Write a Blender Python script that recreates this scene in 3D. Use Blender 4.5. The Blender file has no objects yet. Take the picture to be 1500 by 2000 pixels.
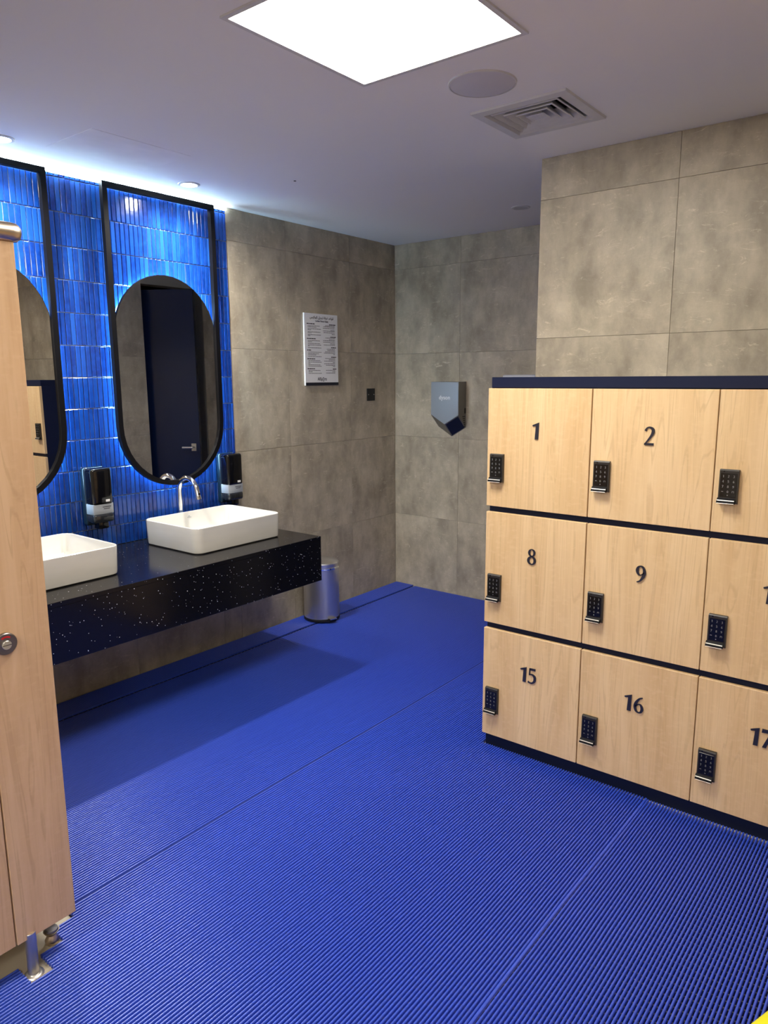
import bpy, bmesh, math, random
from mathutils import Vector, Matrix

random.seed(7)
scene = bpy.context.scene
COL = scene.collection
PI = math.pi

# ------------------------------------------------------------------ camera
CAM = Vector((3.3834, -4.4389, 1.6002))
cam_d = bpy.data.cameras.new('camera')
cam_d.sensor_fit = 'VERTICAL'
cam_d.sensor_height = 36.0
cam_d.lens = 1424.87 / 2000 * 36.0
cam_d.clip_start = 0.02
cam = bpy.data.objects.new('camera', cam_d)
COL.objects.link(cam)
_r = Vector((0.78622113, 0.61791758, -0.00584858))
_u = Vector((-0.10706814, 0.14553973, 0.98354187))
_f = Vector((-0.60859901, 0.7726552, -0.18058569))
m = Matrix.Identity(4)
for i in range(3):
    m[i][0] = _r[i]; m[i][1] = _u[i]; m[i][2] = -_f[i]; m[i][3] = CAM[i]
cam.matrix_world = m
scene.camera = cam

# ------------------------------------------------------------------ world, exposure
w = bpy.data.worlds.new('world')
scene.world = w
w.use_nodes = True
w.node_tree.nodes['Background'].inputs[0].default_value = (0.5, 0.5, 0.55, 1)
w.node_tree.nodes['Background'].inputs[1].default_value = 0.0
scene.view_settings.view_transform = 'Standard'
scene.view_settings.look = 'None'
scene.view_settings.gamma = 1.0
scene.view_settings.use_curve_mapping = False
scene.view_settings.exposure = 0.54
PANEL_POWER = 27.0
DOWN_POWER = 26.0
HALO_POWER = 72.0
COVE_POWER = 62.0

# ------------------------------------------------------------------ materials
def new_mat(name):
    mt = bpy.data.materials.new(name)
    mt.use_nodes = True
    nt = mt.node_tree
    b = nt.nodes['Principled BSDF']
    return mt, nt, b

def plain(name, col, rough=0.5, metal=0.0, spec=0.5, coat=0.0, trans=0.0, aniso=0.0, bump=0.0, bscale=200.0):
    mt, nt, b = new_mat(name)
    b.inputs['Roughness'].default_value = rough
    b.inputs['Metallic'].default_value = metal
    b.inputs['Specular IOR Level'].default_value = spec
    b.inputs['Coat Weight'].default_value = coat
    b.inputs['Transmission Weight'].default_value = trans
    b.inputs['Anisotropic'].default_value = aniso
    n = nt.nodes.new('ShaderNodeTexNoise'); n.inputs['Scale'].default_value = bscale
    mx = nt.nodes.new('ShaderNodeMix'); mx.data_type = 'RGBA'
    c2 = tuple(min(1, c * 1.12) for c in col)
    c1 = tuple(c * 0.9 for c in col)
    mx.inputs['A'].default_value = (*c1, 1); mx.inputs['B'].default_value = (*c2, 1)
    nt.links.new(n.outputs['Fac'], mx.inputs['Factor'])
    nt.links.new(mx.outputs['Result'], b.inputs['Base Color'])
    if bump > 0:
        bp = nt.nodes.new('ShaderNodeBump'); bp.inputs['Strength'].default_value = bump
        bp.inputs['Distance'].default_value = 0.002
        nt.links.new(n.outputs['Fac'], bp.inputs['Height'])
        nt.links.new(bp.outputs['Normal'], b.inputs['Normal'])
    return mt

def emit(name, col, strength):
    mt, nt, b = new_mat(name)
    nt.nodes.remove(b)
    e = nt.nodes.new('ShaderNodeEmission')
    e.inputs[0].default_value = (*col, 1); e.inputs[1].default_value = strength
    nt.links.new(e.outputs[0], nt.nodes['Material Output'].inputs['Surface'])
    return mt

def coords(nt, scale, rand=6.0):
    g = nt.nodes.new('ShaderNodeNewGeometry')
    oi = nt.nodes.new('ShaderNodeObjectInfo')
    mul = nt.nodes.new('ShaderNodeMath'); mul.operation = 'MULTIPLY'; mul.inputs[1].default_value = rand
    nt.links.new(oi.outputs['Random'], mul.inputs[0])
    add = nt.nodes.new('ShaderNodeVectorMath'); add.operation = 'ADD'
    nt.links.new(g.outputs['Position'], add.inputs[0]); nt.links.new(mul.outputs[0], add.inputs[1])
    mp = nt.nodes.new('ShaderNodeMapping'); mp.inputs['Scale'].default_value = scale
    nt.links.new(add.outputs[0], mp.inputs['Vector'])
    return mp.outputs['Vector'], oi.outputs['Random']

def ramp(nt, src, stops):
    r = nt.nodes.new('ShaderNodeValToRGB')
    while len(r.color_ramp.elements) < len(stops):
        r.color_ramp.elements.new(0.5)
    for e, (p, c) in zip(r.color_ramp.elements, stops):
        e.position = p; e.color = (*c, 1)
    nt.links.new(src, r.inputs[0])
    return r.outputs[0]

def mixc(nt, fac, a, b, mode='MIX'):
    mx = nt.nodes.new('ShaderNodeMix'); mx.data_type = 'RGBA'; mx.blend_type = mode
    for k, v in (('Factor', fac), ('A', a), ('B', b)):
        if isinstance(v, (int, float)):
            mx.inputs[k].default_value = v
        elif isinstance(v, tuple):
            mx.inputs[k].default_value = (*v, 1)
        else:
            nt.links.new(v, mx.inputs[k])
    return mx.outputs['Result']

def noise(nt, vec, scale, detail=6, rough=0.6, dist=0.0):
    n = nt.nodes.new('ShaderNodeTexNoise')
    n.inputs['Scale'].default_value = scale; n.inputs['Detail'].default_value = detail
    n.inputs['Roughness'].default_value = rough; n.inputs['Distortion'].default_value = dist
    if vec is not None: nt.links.new(vec, n.inputs['Vector'])
    return n.outputs['Fac']

def concrete(name, k=2.15):
    mt, nt, b = new_mat(name)
    v, rnd = coords(nt, (1, 1, 1), 5.0)
    D = (0.122*k, 0.104*k, 0.078*k); Mi = (0.190*k, 0.164*k, 0.122*k); Li = (0.290*k, 0.254*k, 0.190*k)
    big = noise(nt, v, 3.4, 9, 0.68, 0.25)
    c1 = ramp(nt, big, [(0.31, D), (0.50, Mi), (0.69, Li)])
    v2, _ = coords(nt, (3.2, 3.2, 1.6), 9.0)
    st = noise(nt, v2, 3.0, 6, 0.62)
    c2 = mixc(nt, 0.40, c1, ramp(nt, st, [(0.36, D), (0.64, Li)]))
    v3, _ = coords(nt, (9, 9, 26), 3.0)
    sc = noise(nt, v3, 1.3, 9, 0.78, 1.4)
    f = ramp(nt, sc, [(0.57, (0, 0, 0)), (0.72, (0.7, 0.7, 0.7))])
    c3 = mixc(nt, f, c2, (0.40*k, 0.355*k, 0.270*k))
    nt.links.new(c3, b.inputs['Base Color'])
    b.inputs['Roughness'].default_value = 0.40
    b.inputs['Specular IOR Level'].default_value = 0.45
    bp = nt.nodes.new('ShaderNodeBump'); bp.inputs['Strength'].default_value = 0.25; bp.inputs['Distance'].default_value = 0.004
    nt.links.new(sc, bp.inputs['Height']); nt.links.new(bp.outputs['Normal'], b.inputs['Normal'])
    return mt

def wood(name, dark, mid, light, rough=0.45):
    mt, nt, b = new_mat(name)
    # wide soft cathedral figure
    v, rnd = coords(nt, (9, 9, 1.1), 17.0)
    a = noise(nt, v, 1.3, 4, 0.55, 1.6)
    c1 = ramp(nt, a, [(0.33, dark), (0.50, mid), (0.64, light)])
    # plank-like tone bands
    v4, _ = coords(nt, (6.5, 6.5, 0.12), 31.0)
    bd = noise(nt, v4, 1.2, 1, 0.4)
    c1 = mixc(nt, 0.45, c1, ramp(nt, bd, [(0.38, dark), (0.62, light)]))
    # growth rings
    v5, _ = coords(nt, (16, 16, 0.8), 11.0)
    n5 = noise(nt, v5, 0.9, 2, 0.5, 1.3)
    wv = nt.nodes.new('ShaderNodeMath'); wv.operation = 'MULTIPLY'; wv.inputs[1].default_value = 46.0
    nt.links.new(n5, wv.inputs[0])
    sn = nt.nodes.new('ShaderNodeMath'); sn.operation = 'SINE'; nt.links.new(wv.outputs[0], sn.inputs[0])
    rg = ramp(nt, sn.outputs[0], [(0.72, (0, 0, 0)), (1.0, (0.5, 0.5, 0.5))])
    c1 = mixc(nt, rg, c1, tuple(c * 0.86 for c in dark))
    v2, _ = coords(nt, (120, 120, 2.2), 4.0)
    fg = noise(nt, v2, 1.0, 3, 0.6)
    c2 = mixc(nt, 0.25, c1, ramp(nt, fg, [(0.3, tuple(c*0.92 for c in mid)), (0.7, tuple(min(1, c*1.05) for c in light))]))
    v3, _ = coords(nt, (40, 40, 75), 4.0)
    fl = noise(nt, v3, 1.0, 2, 0.5)
    c3 = mixc(nt, ramp(nt, fl, [(0.52, (0, 0, 0)), (0.72, (0.30, 0.30, 0.30))]), c2, light)
    nt.links.new(c3, b.inputs['Base Color'])
    b.inputs['Roughness'].default_value = rough
    b.inputs['Specular IOR Level'].default_value = 0.35
    return mt

def glaze(name):
    mt, nt, b = new_mat(name)
    v, rnd = coords(nt, (1, 1, 1), 13.0)
    base = ramp(nt, rnd, [(0.0, (0.003, 0.022, 0.165)), (0.35, (0.004, 0.034, 0.225)), (0.7, (0.006, 0.050, 0.29)), (1.0, (0.012, 0.082, 0.37))])
    n = noise(nt, v, 28, 5, 0.6)
    c = mixc(nt, ramp(nt, n, [(0.35, (0, 0, 0)), (0.7, (0.6, 0.6, 0.6))]), base, (0.010, 0.075, 0.38))
    nt.links.new(c, b.inputs['Base Color'])
    b.inputs['Roughness'].default_value = 0.16
    b.inputs['Coat Weight'].default_value = 0.4
    b.inputs['Coat Roughness'].default_value = 0.08
    bp = nt.nodes.new('ShaderNodeBump'); bp.inputs['Strength'].default_value = 0.25; bp.inputs['Distance'].default_value = 0.004
    nn = noise(nt, v, 16, 3, 0.5)
    nt.links.new(nn, bp.inputs['Height']); nt.links.new(bp.outputs['Normal'], b.inputs['Normal'])
    return mt

def glaze_many(name):
    # same glaze for the joined remainder of the tiles: tone varies with position in brick-sized steps
    mt, nt, b = new_mat(name)
    g = nt.nodes.new('ShaderNodeNewGeometry')
    c = ramp(nt, g.outputs['Random Per Island'], [(0.0, (0.003, 0.022, 0.165)), (0.35, (0.004, 0.034, 0.225)), (0.7, (0.006, 0.050, 0.29)), (1.0, (0.012, 0.082, 0.37))])
    n = noise(nt, g.outputs['Position'], 28, 5, 0.6)
    c = mixc(nt, ramp(nt, n, [(0.35, (0, 0, 0)), (0.7, (0.6, 0.6, 0.6))]), c, (0.010, 0.075, 0.38))
    nt.links.new(c, b.inputs['Base Color'])
    b.inputs['Roughness'].default_value = 0.16
    b.inputs['Coat Weight'].default_value = 0.4
    b.inputs['Coat Roughness'].default_value = 0.08
    return mt

def sparkle(name):
    mt, nt, b = new_mat(name)
    g = nt.nodes.new('ShaderNodeNewGeometry')
    vo = nt.nodes.new('ShaderNodeTexVoronoi'); vo.inputs['Scale'].default_value = 120
    nt.links.new(g.outputs['Position'], vo.inputs['Vector'])
    sep = nt.nodes.new('ShaderNodeSeparateColor'); nt.links.new(vo.outputs['Color'], sep.inputs[0])
    pick = nt.nodes.new('ShaderNodeMath'); pick.operation = 'GREATER_THAN'; pick.inputs[1].default_value = 0.90
    nt.links.new(sep.outputs[0], pick.inputs[0])
    size = nt.nodes.new('ShaderNodeMath'); size.operation = 'MULTIPLY'; size.inputs[1].default_value = 0.24
    nt.links.new(sep.outputs[1], size.inputs[0])
    near = nt.nodes.new('ShaderNodeMath'); near.operation = 'LESS_THAN'
    nt.links.new(vo.outputs['Distance'], near.inputs[0]); nt.links.new(size.outputs[0], near.inputs[1])
    mul = nt.nodes.new('ShaderNodeMath'); mul.operation = 'MULTIPLY'
    nt.links.new(pick.outputs[0], mul.inputs[0]); nt.links.new(near.outputs[0], mul.inputs[1])
    c = mixc(nt, mul.outputs[0], (0.006, 0.006, 0.008), (0.75, 0.78, 0.82))
    nt.links.new(c, b.inputs['Base Color'])
    b.inputs['Roughness'].default_value = 0.16
    b.inputs['Specular IOR Level'].default_value = 0.3
    return mt

M = {}
M['concrete'] = concrete('concrete_tile')
M['grout'] = plain('grout', (0.34, 0.31, 0.26), 0.9)
M['blue_grout'] = plain('blue_grout', (0.42, 0.48, 0.58), 0.8)
M['ceiling'] = plain('ceiling_paint', (0.84, 0.82, 0.81), 0.85, bscale=3.0)
M['pale_wall'] = plain('pale_wall_paint', (0.86, 0.83, 0.78), 0.8, bscale=3.0)  # pale colour assumed for the unseen wall, to bounce light onto the ceiling
M['floor'] = plain('floor_tile', (0.50, 0.44, 0.33), 0.6, bscale=25)
M['glaze'] = glaze('blue_glaze')
M['glaze_many'] = glaze_many('blue_glaze_joined')
M['mat'] = plain('mat_blue', (0.038, 0.090, 0.58), 0.28, spec=0.85, bscale=8)
M['mat_under_shade'] = plain('mat_strip_shade', (0.003, 0.005, 0.028), 0.8, bscale=30)  # strips are blue too; near black paints in the shade between ribs
M['wood'] = wood('locker_wood', (0.66, 0.43, 0.21), (0.76, 0.53, 0.275), (0.84, 0.62, 0.36))
M['wood2'] = wood('cubicle_wood', (0.50, 0.31, 0.165), (0.60, 0.385, 0.215), (0.68, 0.465, 0.28))
M['navy'] = plain('navy_laminate', (0.0055, 0.010, 0.036), 0.5, spec=0.22, bscale=4)
M['navy_door'] = plain('navy_door_paint', (0.0035, 0.010, 0.042), 0.22, bscale=4)
M['black_metal'] = plain('black_metal', (0.0035, 0.0035, 0.005), 0.5, spec=0.15)
M['black_gloss'] = plain('black_gloss', (0.004, 0.004, 0.005), 0.10, spec=0.4, coat=0.2)
M['black_matte'] = plain('black_matte', (0.008, 0.008, 0.009), 0.55)
M['smoke'] = plain('smoked_plastic', (0.016, 0.018, 0.022), 0.12, coat=0.4)
M['frost'] = plain('frosted_plastic', (0.36, 0.39, 0.43), 0.3)
M['dark_shell'] = plain('dark_blue_shell', (0.008, 0.020, 0.035), 0.2)
M['counter'] = sparkle('black_sparkle_quartz')
M['ceramic'] = plain('white_ceramic', (0.70, 0.685, 0.635), 0.12, coat=0.5, bscale=2)
M['chrome'] = plain('chrome', (0.85, 0.85, 0.86), 0.05, metal=1.0, bscale=2)
M['steel'] = plain('brushed_steel', (0.66, 0.64, 0.61), 0.30, metal=0.9, aniso=0.6, bscale=2)
M['dark_steel'] = plain('dark_steel', (0.22, 0.20, 0.19), 0.4, metal=1.0)
M['champagne'] = plain('champagne_aluminium', (0.62, 0.52, 0.40), 0.32, metal=1.0)
M['nickel'] = plain('sprayed_nickel', (0.40, 0.42, 0.45), 0.36, metal=0.8)
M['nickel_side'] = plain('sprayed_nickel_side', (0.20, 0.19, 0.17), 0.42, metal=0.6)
M['mirror'] = plain('mirror_glass', (0.62, 0.62, 0.62), 0.0, metal=1.0, bscale=1)
M['white_board'] = plain('white_acrylic', (0.82, 0.83, 0.84), 0.25)
M['ink'] = plain('black_ink', (0.012, 0.012, 0.016), 0.6)
M['navy_ink'] = plain('navy_ink', (0.004, 0.006, 0.018), 0.4)
M['white_ink'] = plain('white_ink', (0.80, 0.80, 0.80), 0.5)
M['grey_ink'] = plain('grey_ink', (0.36, 0.37, 0.38), 0.5)
M['digit'] = plain('bronze_navy_digit', (0.030, 0.030, 0.048), 0.30, metal=0.3)
M['lock_body'] = plain('lock_body', (0.030, 0.027, 0.024), 0.38, metal=0.2)
M['dim_ink'] = plain('dim_ink', (0.22, 0.22, 0.22), 0.6)
M['handle_metal_glint'] = plain('handle_metal_glint', (0.80, 0.75, 0.68), 0.32, metal=0.4)  # pale, less metallic base paints in the ceiling panel's reflection
M['white_metal'] = plain('white_metal', (0.62, 0.61, 0.61), 0.45, bscale=5)
M['pale_plastic'] = plain('pale_plastic', (0.62, 0.62, 0.66), 0.4, bscale=5)
M['grille'] = plain('speaker_grille', (0.58, 0.56, 0.60), 0.7, bscale=700)
M['lens_off'] = plain('unlit_lens', (0.45, 0.44, 0.44), 0.35)
M['red'] = plain('red_indicator', (0.55, 0.008, 0.012), 0.4)
M['yellow'] = plain('yellow_fabric', (0.85, 0.80, 0.01), 0.7, bscale=300)
M['panel_light'] = emit('panel_light', (1.0, 0.94, 0.84), PANEL_POWER)
M['down_light'] = emit('down_light', (1.0, 0.96, 0.90), DOWN_POWER)
M['halo'] = emit('halo_led', (0.42, 0.74, 1.0), HALO_POWER)
M['cove'] = emit('cove_led', (0.74, 0.91, 1.0), COVE_POWER)

# ------------------------------------------------------------------ mesh helpers
class MB:
    def __init__(self):
        self.v = []; self.f = []
    def add(self, verts, faces):
        o = len(self.v)
        self.v += [tuple(p) for p in verts]
        self.f += [tuple(i + o for i in f) for f in faces]
        return self
    def box(self, x0, x1, y0, y1, z0, z1):
        v = [(x0, y0, z0), (x1, y0, z0), (x1, y1, z0), (x0, y1, z0), (x0, y0, z1), (x1, y0, z1), (x1, y1, z1), (x0, y1, z1)]
        f = [(0, 3, 2, 1), (4, 5, 6, 7), (0, 1, 5, 4), (1, 2, 6, 5), (2, 3, 7, 6), (3, 0, 4, 7)]
        return self.add(v, f)
    def rbox(self, x0, x1, y0, y1, z0, z1, b=0.003, seg=2):
        bm = bmesh.new()
        bmesh.ops.create_cube(bm, size=1.0)
        for vv in bm.verts:
            vv.co = ((x0 + x1) / 2 + vv.co.x * (x1 - x0), (y0 + y1) / 2 + vv.co.y * (y1 - y0), (z0 + z1) / 2 + vv.co.z * (z1 - z0))
        bmesh.ops.bevel(bm, geom=bm.edges[:], offset=b, segments=seg, profile=0.5, affect='EDGES')
        bm.verts.index_update()
        self.add([vv.co[:] for vv in bm.verts], [[q.index for q in ff.verts] for ff in bm.faces])
        bm.free()
        return self
    def loft(self, loops, close=True, cap0=True, cap1=True):
        n = len(loops[0]); v = [p for l in loops for p in l]; f = []
        for k in range(len(loops) - 1):
            for i in range(n if close else n - 1):
                j = (i + 1) % n
                f.append((k * n + i, k * n + j, (k + 1) * n + j, (k + 1) * n + i))
        if cap0: f.append(tuple(range(n - 1, -1, -1)))
        if cap1: f.append(tuple((len(loops) - 1) * n + i for i in range(n)))
        return self.add(v, f)
    def lathe(self, cx, cy, prof, seg=40, cap0=True, cap1=True):
        return self.loft([[(cx + r * math.cos(2 * PI * i / seg), cy + r * math.sin(2 * PI * i / seg), z) for i in range(seg)] for r, z in prof], True, cap0, cap1)
    def tube(self, pts, r, seg=16, caps=True):
        loops = []; pts = [Vector(p) for p in pts]; up = None
        rs = r if isinstance(r, (list, tuple)) else [r] * len(pts)
        for i, p in enumerate(pts):
            t = (pts[min(i + 1, len(pts) - 1)] - pts[max(i - 1, 0)]).normalized()
            if up is None:
                up = Vector((0, 0, 1)) if abs(t.z) < 0.9 else Vector((0, 1, 0))
            s = t.cross(up).normalized(); up = s.cross(t).normalized()
            loops.append([tuple(p + rs[i] * (math.cos(2 * PI * k / seg) * s + math.sin(2 * PI * k / seg) * up)) for k in range(seg)])
        return self.loft(loops, True, caps, caps)
    def prism(self, poly, axis, a, b):
        # poly: 2D points; axis: extrusion axis ('x': poly is y,z ; 'y': poly is x,z ; 'z': poly is x,y)
        def mk(p, t):
            return (t, p[0], p[1]) if axis == 'x' else ((p[0], t, p[1]) if axis == 'y' else (p[0], p[1], t))
        return self.loft([[mk(p, a) for p in poly], [mk(p, b) for p in poly]])

def world_of(o):
    L = Vector((0, 0, 0))
    while o is not None:
        L += o.location; o = o.parent
    return L

def smooth_mesh(me, ang=0.6):
    for p in me.polygons: p.use_smooth = True
    me.set_sharp_from_angle(angle=ang)

def to_mesh(mb, name, off=Vector((0, 0, 0)), smooth=False):
    me = bpy.data.meshes.new(name)
    me.from_pydata([(x - off[0], y - off[1], z - off[2]) for x, y, z in mb.v], [], mb.f)
    bm = bmesh.new(); bm.from_mesh(me)
    bmesh.ops.recalc_face_normals(bm, faces=bm.faces[:])
    bm.to_mesh(me); bm.free()
    me.update()
    if smooth: smooth_mesh(me)
    return me

def link(name, me, mat, parent=None, loc=(0, 0, 0)):
    o = bpy.data.objects.new(name, me)
    COL.objects.link(o)
    o.location = loc
    if parent is not None: o.parent = parent
    if mat is not None and me is not None and not me.materials: me.materials.append(M[mat])
    return o

def tag(o, label=None, cat=None, group=None, kind=None):
    if label: o['label'] = label
    if cat: o['category'] = cat
    if group: o['group'] = group
    if kind: o['kind'] = kind
    return o

def thing(name, loc, label, cat, group=None):
    o = bpy.data.objects.new(name, None)
    o.empty_display_size = 0.05
    COL.objects.link(o); o.location = loc
    return tag(o, label, cat, group)

def part(name, mb, mat, parent, smooth=False, label=None, kind=None):
    # mb is in world coordinates
    o = link(name, to_mesh(mb, name, world_of(parent), smooth), mat, parent)
    return tag(o, label, None, None, kind)

def part_local(name, mb, mat, parent, smooth=False, label=None):
    o = link(name, to_mesh(mb, name, Vector((0, 0, 0)), smooth), mat, parent)
    return tag(o, label)

def single(name, mb, mat, loc, label, cat, group=None, smooth=False):
    o = link(name, to_mesh(mb, name, Vector(loc), smooth), mat, None, loc)
    return tag(o, label, cat, group)

def struct(name, mb, mat, parent=None):
    o = link(name, to_mesh(mb, name), mat, parent)
    if parent is None: o['kind'] = 'structure'
    return o

def copy_tree(o, parent, loc=None):
    c = o.copy(); COL.objects.link(c); c.parent = parent
    if loc is not None: c.location = loc
    for ch in list(o.children): copy_tree(ch, c)
    return c

def text_mesh(body, size, align='CENTER', extrude=0.0003, bold=0.0, sx=1.0):
    cu = bpy.data.curves.new('text', 'FONT')
    cu.body = body; cu.size = size; cu.align_x = align; cu.align_y = 'CENTER'
    cu.extrude = extrude; cu.resolution_u = 3; cu.offset = bold
    ob = bpy.data.objects.new('text', cu); COL.objects.link(ob)
    dg = bpy.context.evaluated_depsgraph_get()
    me = bpy.data.meshes.new_from_object(ob.evaluated_get(dg))
    vs = [(v.co.x * sx, v.co.y, v.co.z) for v in me.vertices]
    fs = [tuple(p.vertices) for p in me.polygons]
    bpy.data.objects.remove(ob); bpy.data.curves.remove(cu); bpy.data.meshes.remove(me)
    return vs, fs

def rrect(x0, x1, y0, y1, z, r, seg=6):
    pts = []
    for cx, cy, a0 in ((x1 - r, y1 - r, 0), (x0 + r, y1 - r, PI / 2), (x0 + r, y0 + r, PI), (x1 - r, y0 + r, 1.5 * PI)):
        for i in range(seg + 1):
            a = a0 + PI / 2 * i / seg
            pts.append((cx + r * math.cos(a), cy + r * math.sin(a), z))
    return pts

# digits as flared strokes: (x, y, width)
def catmull(p, n=6):
    if len(p) < 3: return p
    out = []
    for i in range(len(p) - 1):
        a = p[max(i - 1, 0)]; b = p[i]; c = p[i + 1]; d = p[min(i + 2, len(p) - 1)]
        for k in range(n):
            t = k / n
            out.append(tuple(0.5 * ((2 * b[j]) + (-a[j] + c[j]) * t + (2 * a[j] - 5 * b[j] + 4 * c[j] - d[j]) * t * t + (-a[j] + 3 * b[j] - 3 * c[j] + d[j]) * t ** 3) for j in range(3)))
    out.append(p[-1]); return out

def ell(cx, cy, rx, ry, wt, ws, n=20):
    return [(cx + rx * math.cos(2 * PI * i / n), cy + ry * math.sin(2 * PI * i / n), wt + (ws - wt) * math.cos(2 * PI * i / n) ** 2) for i in range(n + 1)]

SIX = [[(.50, .95, .06), (.32, .86, .10), (.15, .60, .16), (.10, .34, .17), (.17, .11, .12), (.31, .03, .07), (.45, .11, .13), (.50, .29, .16), (.44, .47, .12), (.33, .54, .06), (.19, .46, .07), (.13, .36, .08)]]
GLYPH = {
    '0': [('raw', ell(.28, .49, .22, .45, .07, .16))],
    '2': [[(.07, .76, .12), (.12, .89, .08), (.26, .96, .08), (.43, .88, .14), (.47, .72, .16), (.38, .5, .12), (.2, .24, .08), (.07, .07, .07)], [(.03, .055, .11), (.52, .06, .12)]],
    '3': [[(.07, .85, .08), (.25, .96, .08), (.43, .85, .13), (.42, .67, .13), (.22, .54, .06)], [(.22, .54, .06), (.44, .44, .14), (.48, .26, .16), (.38, .1, .13), (.19, .03, .08), (.03, .1, .09)]],
    '4': [[(.43, .98, .07), (.03, .30, .07)], [(.0, .27, .10), (.6, .27, .10)], [(.43, 1.0, .14), (.43, .0, .15)]],
    '5': [[(.10, .93, .13), (.50, .94, .14)], [(.13, .96, .08), (.10, .54, .07)], [(.09, .56, .06), (.28, .60, .09), (.46, .46, .16), (.46, .22, .16), (.32, .06, .11), (.15, .03, .08), (.01, .09, .10)]],
    '6': SIX,
    '8': [('raw', ell(.28, .745, .175, .21, .06, .13)), ('raw', ell(.28, .265, .215, .235, .07, .16))],
    '9': [[(.56 - x, .98 - y, ww) for x, y, ww in s] for s in SIX],
}
POLY = {
    '1': [(0.20, 0), (0.42, 0), (0.45, 1.0), (0.36, 0.97), (0.03, 0.84), (0.05, 0.76), (0.25, 0.80)],
    '7': [(0.02, 1.0), (0.56, 1.0), (0.56, 0.9), (0.26, 0.0), (0.07, 0.0), (0.38, 0.83), (0.0, 0.80)],
}
ADV = {'1': 0.56}

def number_mb(s, h, depth, cx, y, cz, mb=None):
    """digits facing -y, standing proud of the plane y by depth"""
    mb = mb or MB()
    wtot = sum(ADV.get(c, 0.64) for c in s) * h - 0.08 * h
    x = cx - wtot / 2
    for c in s:
        if c in POLY:
            mb.prism([(x + px * h, cz + (py - 0.5) * h) for px, py in POLY[c]], 'y', y - depth, y)
        else:
            for st in GLYPH[c]:
                pts = st[1] if st[0] == 'raw' else catmull(st)
                n = len(pts); L = []; Rr = []
                for i in range(n):
                    if st[0] == 'raw':
                        a = pts[(i - 1) % (n - 1)]; b = pts[(i + 1) % (n - 1)]
                    else:
                        a = pts[max(i - 1, 0)]; b = pts[min(i + 1, n - 1)]
                    dx, dy = b[0] - a[0], b[1] - a[1]; l = math.hypot(dx, dy) or 1
                    nx, ny = -dy / l, dx / l; ww = pts[i][2] / 2
                    L.append((x + (pts[i][0] + nx * ww) * h, cz + (pts[i][1] + ny * ww - 0.5) * h))
                    Rr.append((x + (pts[i][0] - nx * ww) * h, cz + (pts[i][1] - ny * ww - 0.5) * h))
                loops = [[(L[i][0], y - depth, L[i][1]), (Rr[i][0], y - depth, Rr[i][1]), (Rr[i][0], y, Rr[i][1]), (L[i][0], y, L[i][1])] for i in range(n)]
                mb.loft(loops)
        x += ADV.get(c, 0.64) * h
    return mb

# ------------------------------------------------------------------ the room
H = 2.55
XR, YN = 4.96, -7.2          # far right wall and wall behind the camera
struct('floor', MB().box(-0.1, XR + 0.1, YN - 0.1, 0.1, -0.05, 0.0), 'floor')

# ceiling with an opening for the air diffuser
VX0, VX1, VY0, VY1 = 1.895, 2.185, -1.935, -1.665
cb = MB()
cb.box(-0.1, VX0, YN - 0.1, 0.1, H, H + 0.05).box(VX1, XR + 0.1, YN - 0.1, 0.1, H, H + 0.05)
cb.box(VX0, VX1, YN - 0.1, VY0, H, H + 0.05).box(VX0, VX1, VY1, 0.1, H, H + 0.05)
ceil = struct('ceiling', cb, 'ceiling')
part('access_hatch', MB().rbox(0.29, 0.64, -2.755, -2.29, H - 0.0012, H + 0.01, 0.0008, 1), 'ceiling', ceil, label='flush square access hatch')
part('fixing_hole', MB().lathe(0.70, -1.72, [(0.006, H - 0.002), (0.008, H + 0.004)], 12), 'black_matte', ceil)
part('duct', MB().box(VX0 - 0.01, VX1 + 0.01, VY0 - 0.01, VY1 + 0.01, H + 0.16, H + 0.17).box(VX0 - 0.012, VX0, VY0, VY1, H + 0.05, H + 0.16).box(VX1, VX1 + 0.012, VY0, VY1, H + 0.05, H + 0.16).box(VX0, VX1, VY0 - 0.012, VY0, H + 0.05, H + 0.16).box(VX0, VX1, VY1, VY1 + 0.012, H + 0.05, H + 0.16), 'black_matte', ceil)

T = 0.009     # wall tile thickness
J = 0.0011    # joint
wall_left = struct('wall_left', MB().box(-0.12, -T, YN, 0.1, 0, H), 'grout')
wall_back = struct('wall_back', MB().box(-0.1, 1.93, T, 0.12, 0, H), 'grout')
wall_part = struct('wall_partition', MB().box(1.80 + T, XR, -1.283 + T, -1.0, 0, H).box(1.80 + T, 1.93, -0.42, T, 0, H).box(1.80 + T, 1.93, -1.0, -0.42, 2.33, H), 'grout')
struct('wall_right', MB().box(XR, XR + 0.1, YN, 0.1, 0, H), 'concrete')
struct('wall_near', MB().box(-0.1, XR + 0.1, YN - 0.1, YN, 0, H), 'pale_wall')

ZJ = [0.0, 0.57, 1.17, 1.775, 2.375, H]
def tile_mesh(mb): return mb
def slab(parent, mb):
    part('tile', mb, 'concrete', parent)
def grid(parent, axis, plane, us, zs):
    for i in range(len(us) - 1):
        for k in range(len(zs) - 1):
            u0, u1, z0, z1 = us[i] + J / 2, us[i + 1] - J / 2, zs[k] + J / 2, zs[k + 1] - J / 2
            d = random.uniform(-0.0004, 0.0004)
            if axis == 'x':
                mb = MB().rbox(min(plane), max(plane) + d, u0, u1, z0, z1, 0.0008, 1)
            else:
                mb = MB().rbox(u0, u1, min(plane) + d, max(plane), z0, z1, 0.0008, 1)
            slab(parent, mb)
YTE = -1.577
grid(wall_left, 'x', (-T, 0), [YTE, -1.11, -0.51, 0.0], ZJ)
grid(wall_left, 'x', (-T, 0), [-3.51, -2.91, -2.31, -1.71, YTE], [0.0, 0.57, 0.757])
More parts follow.
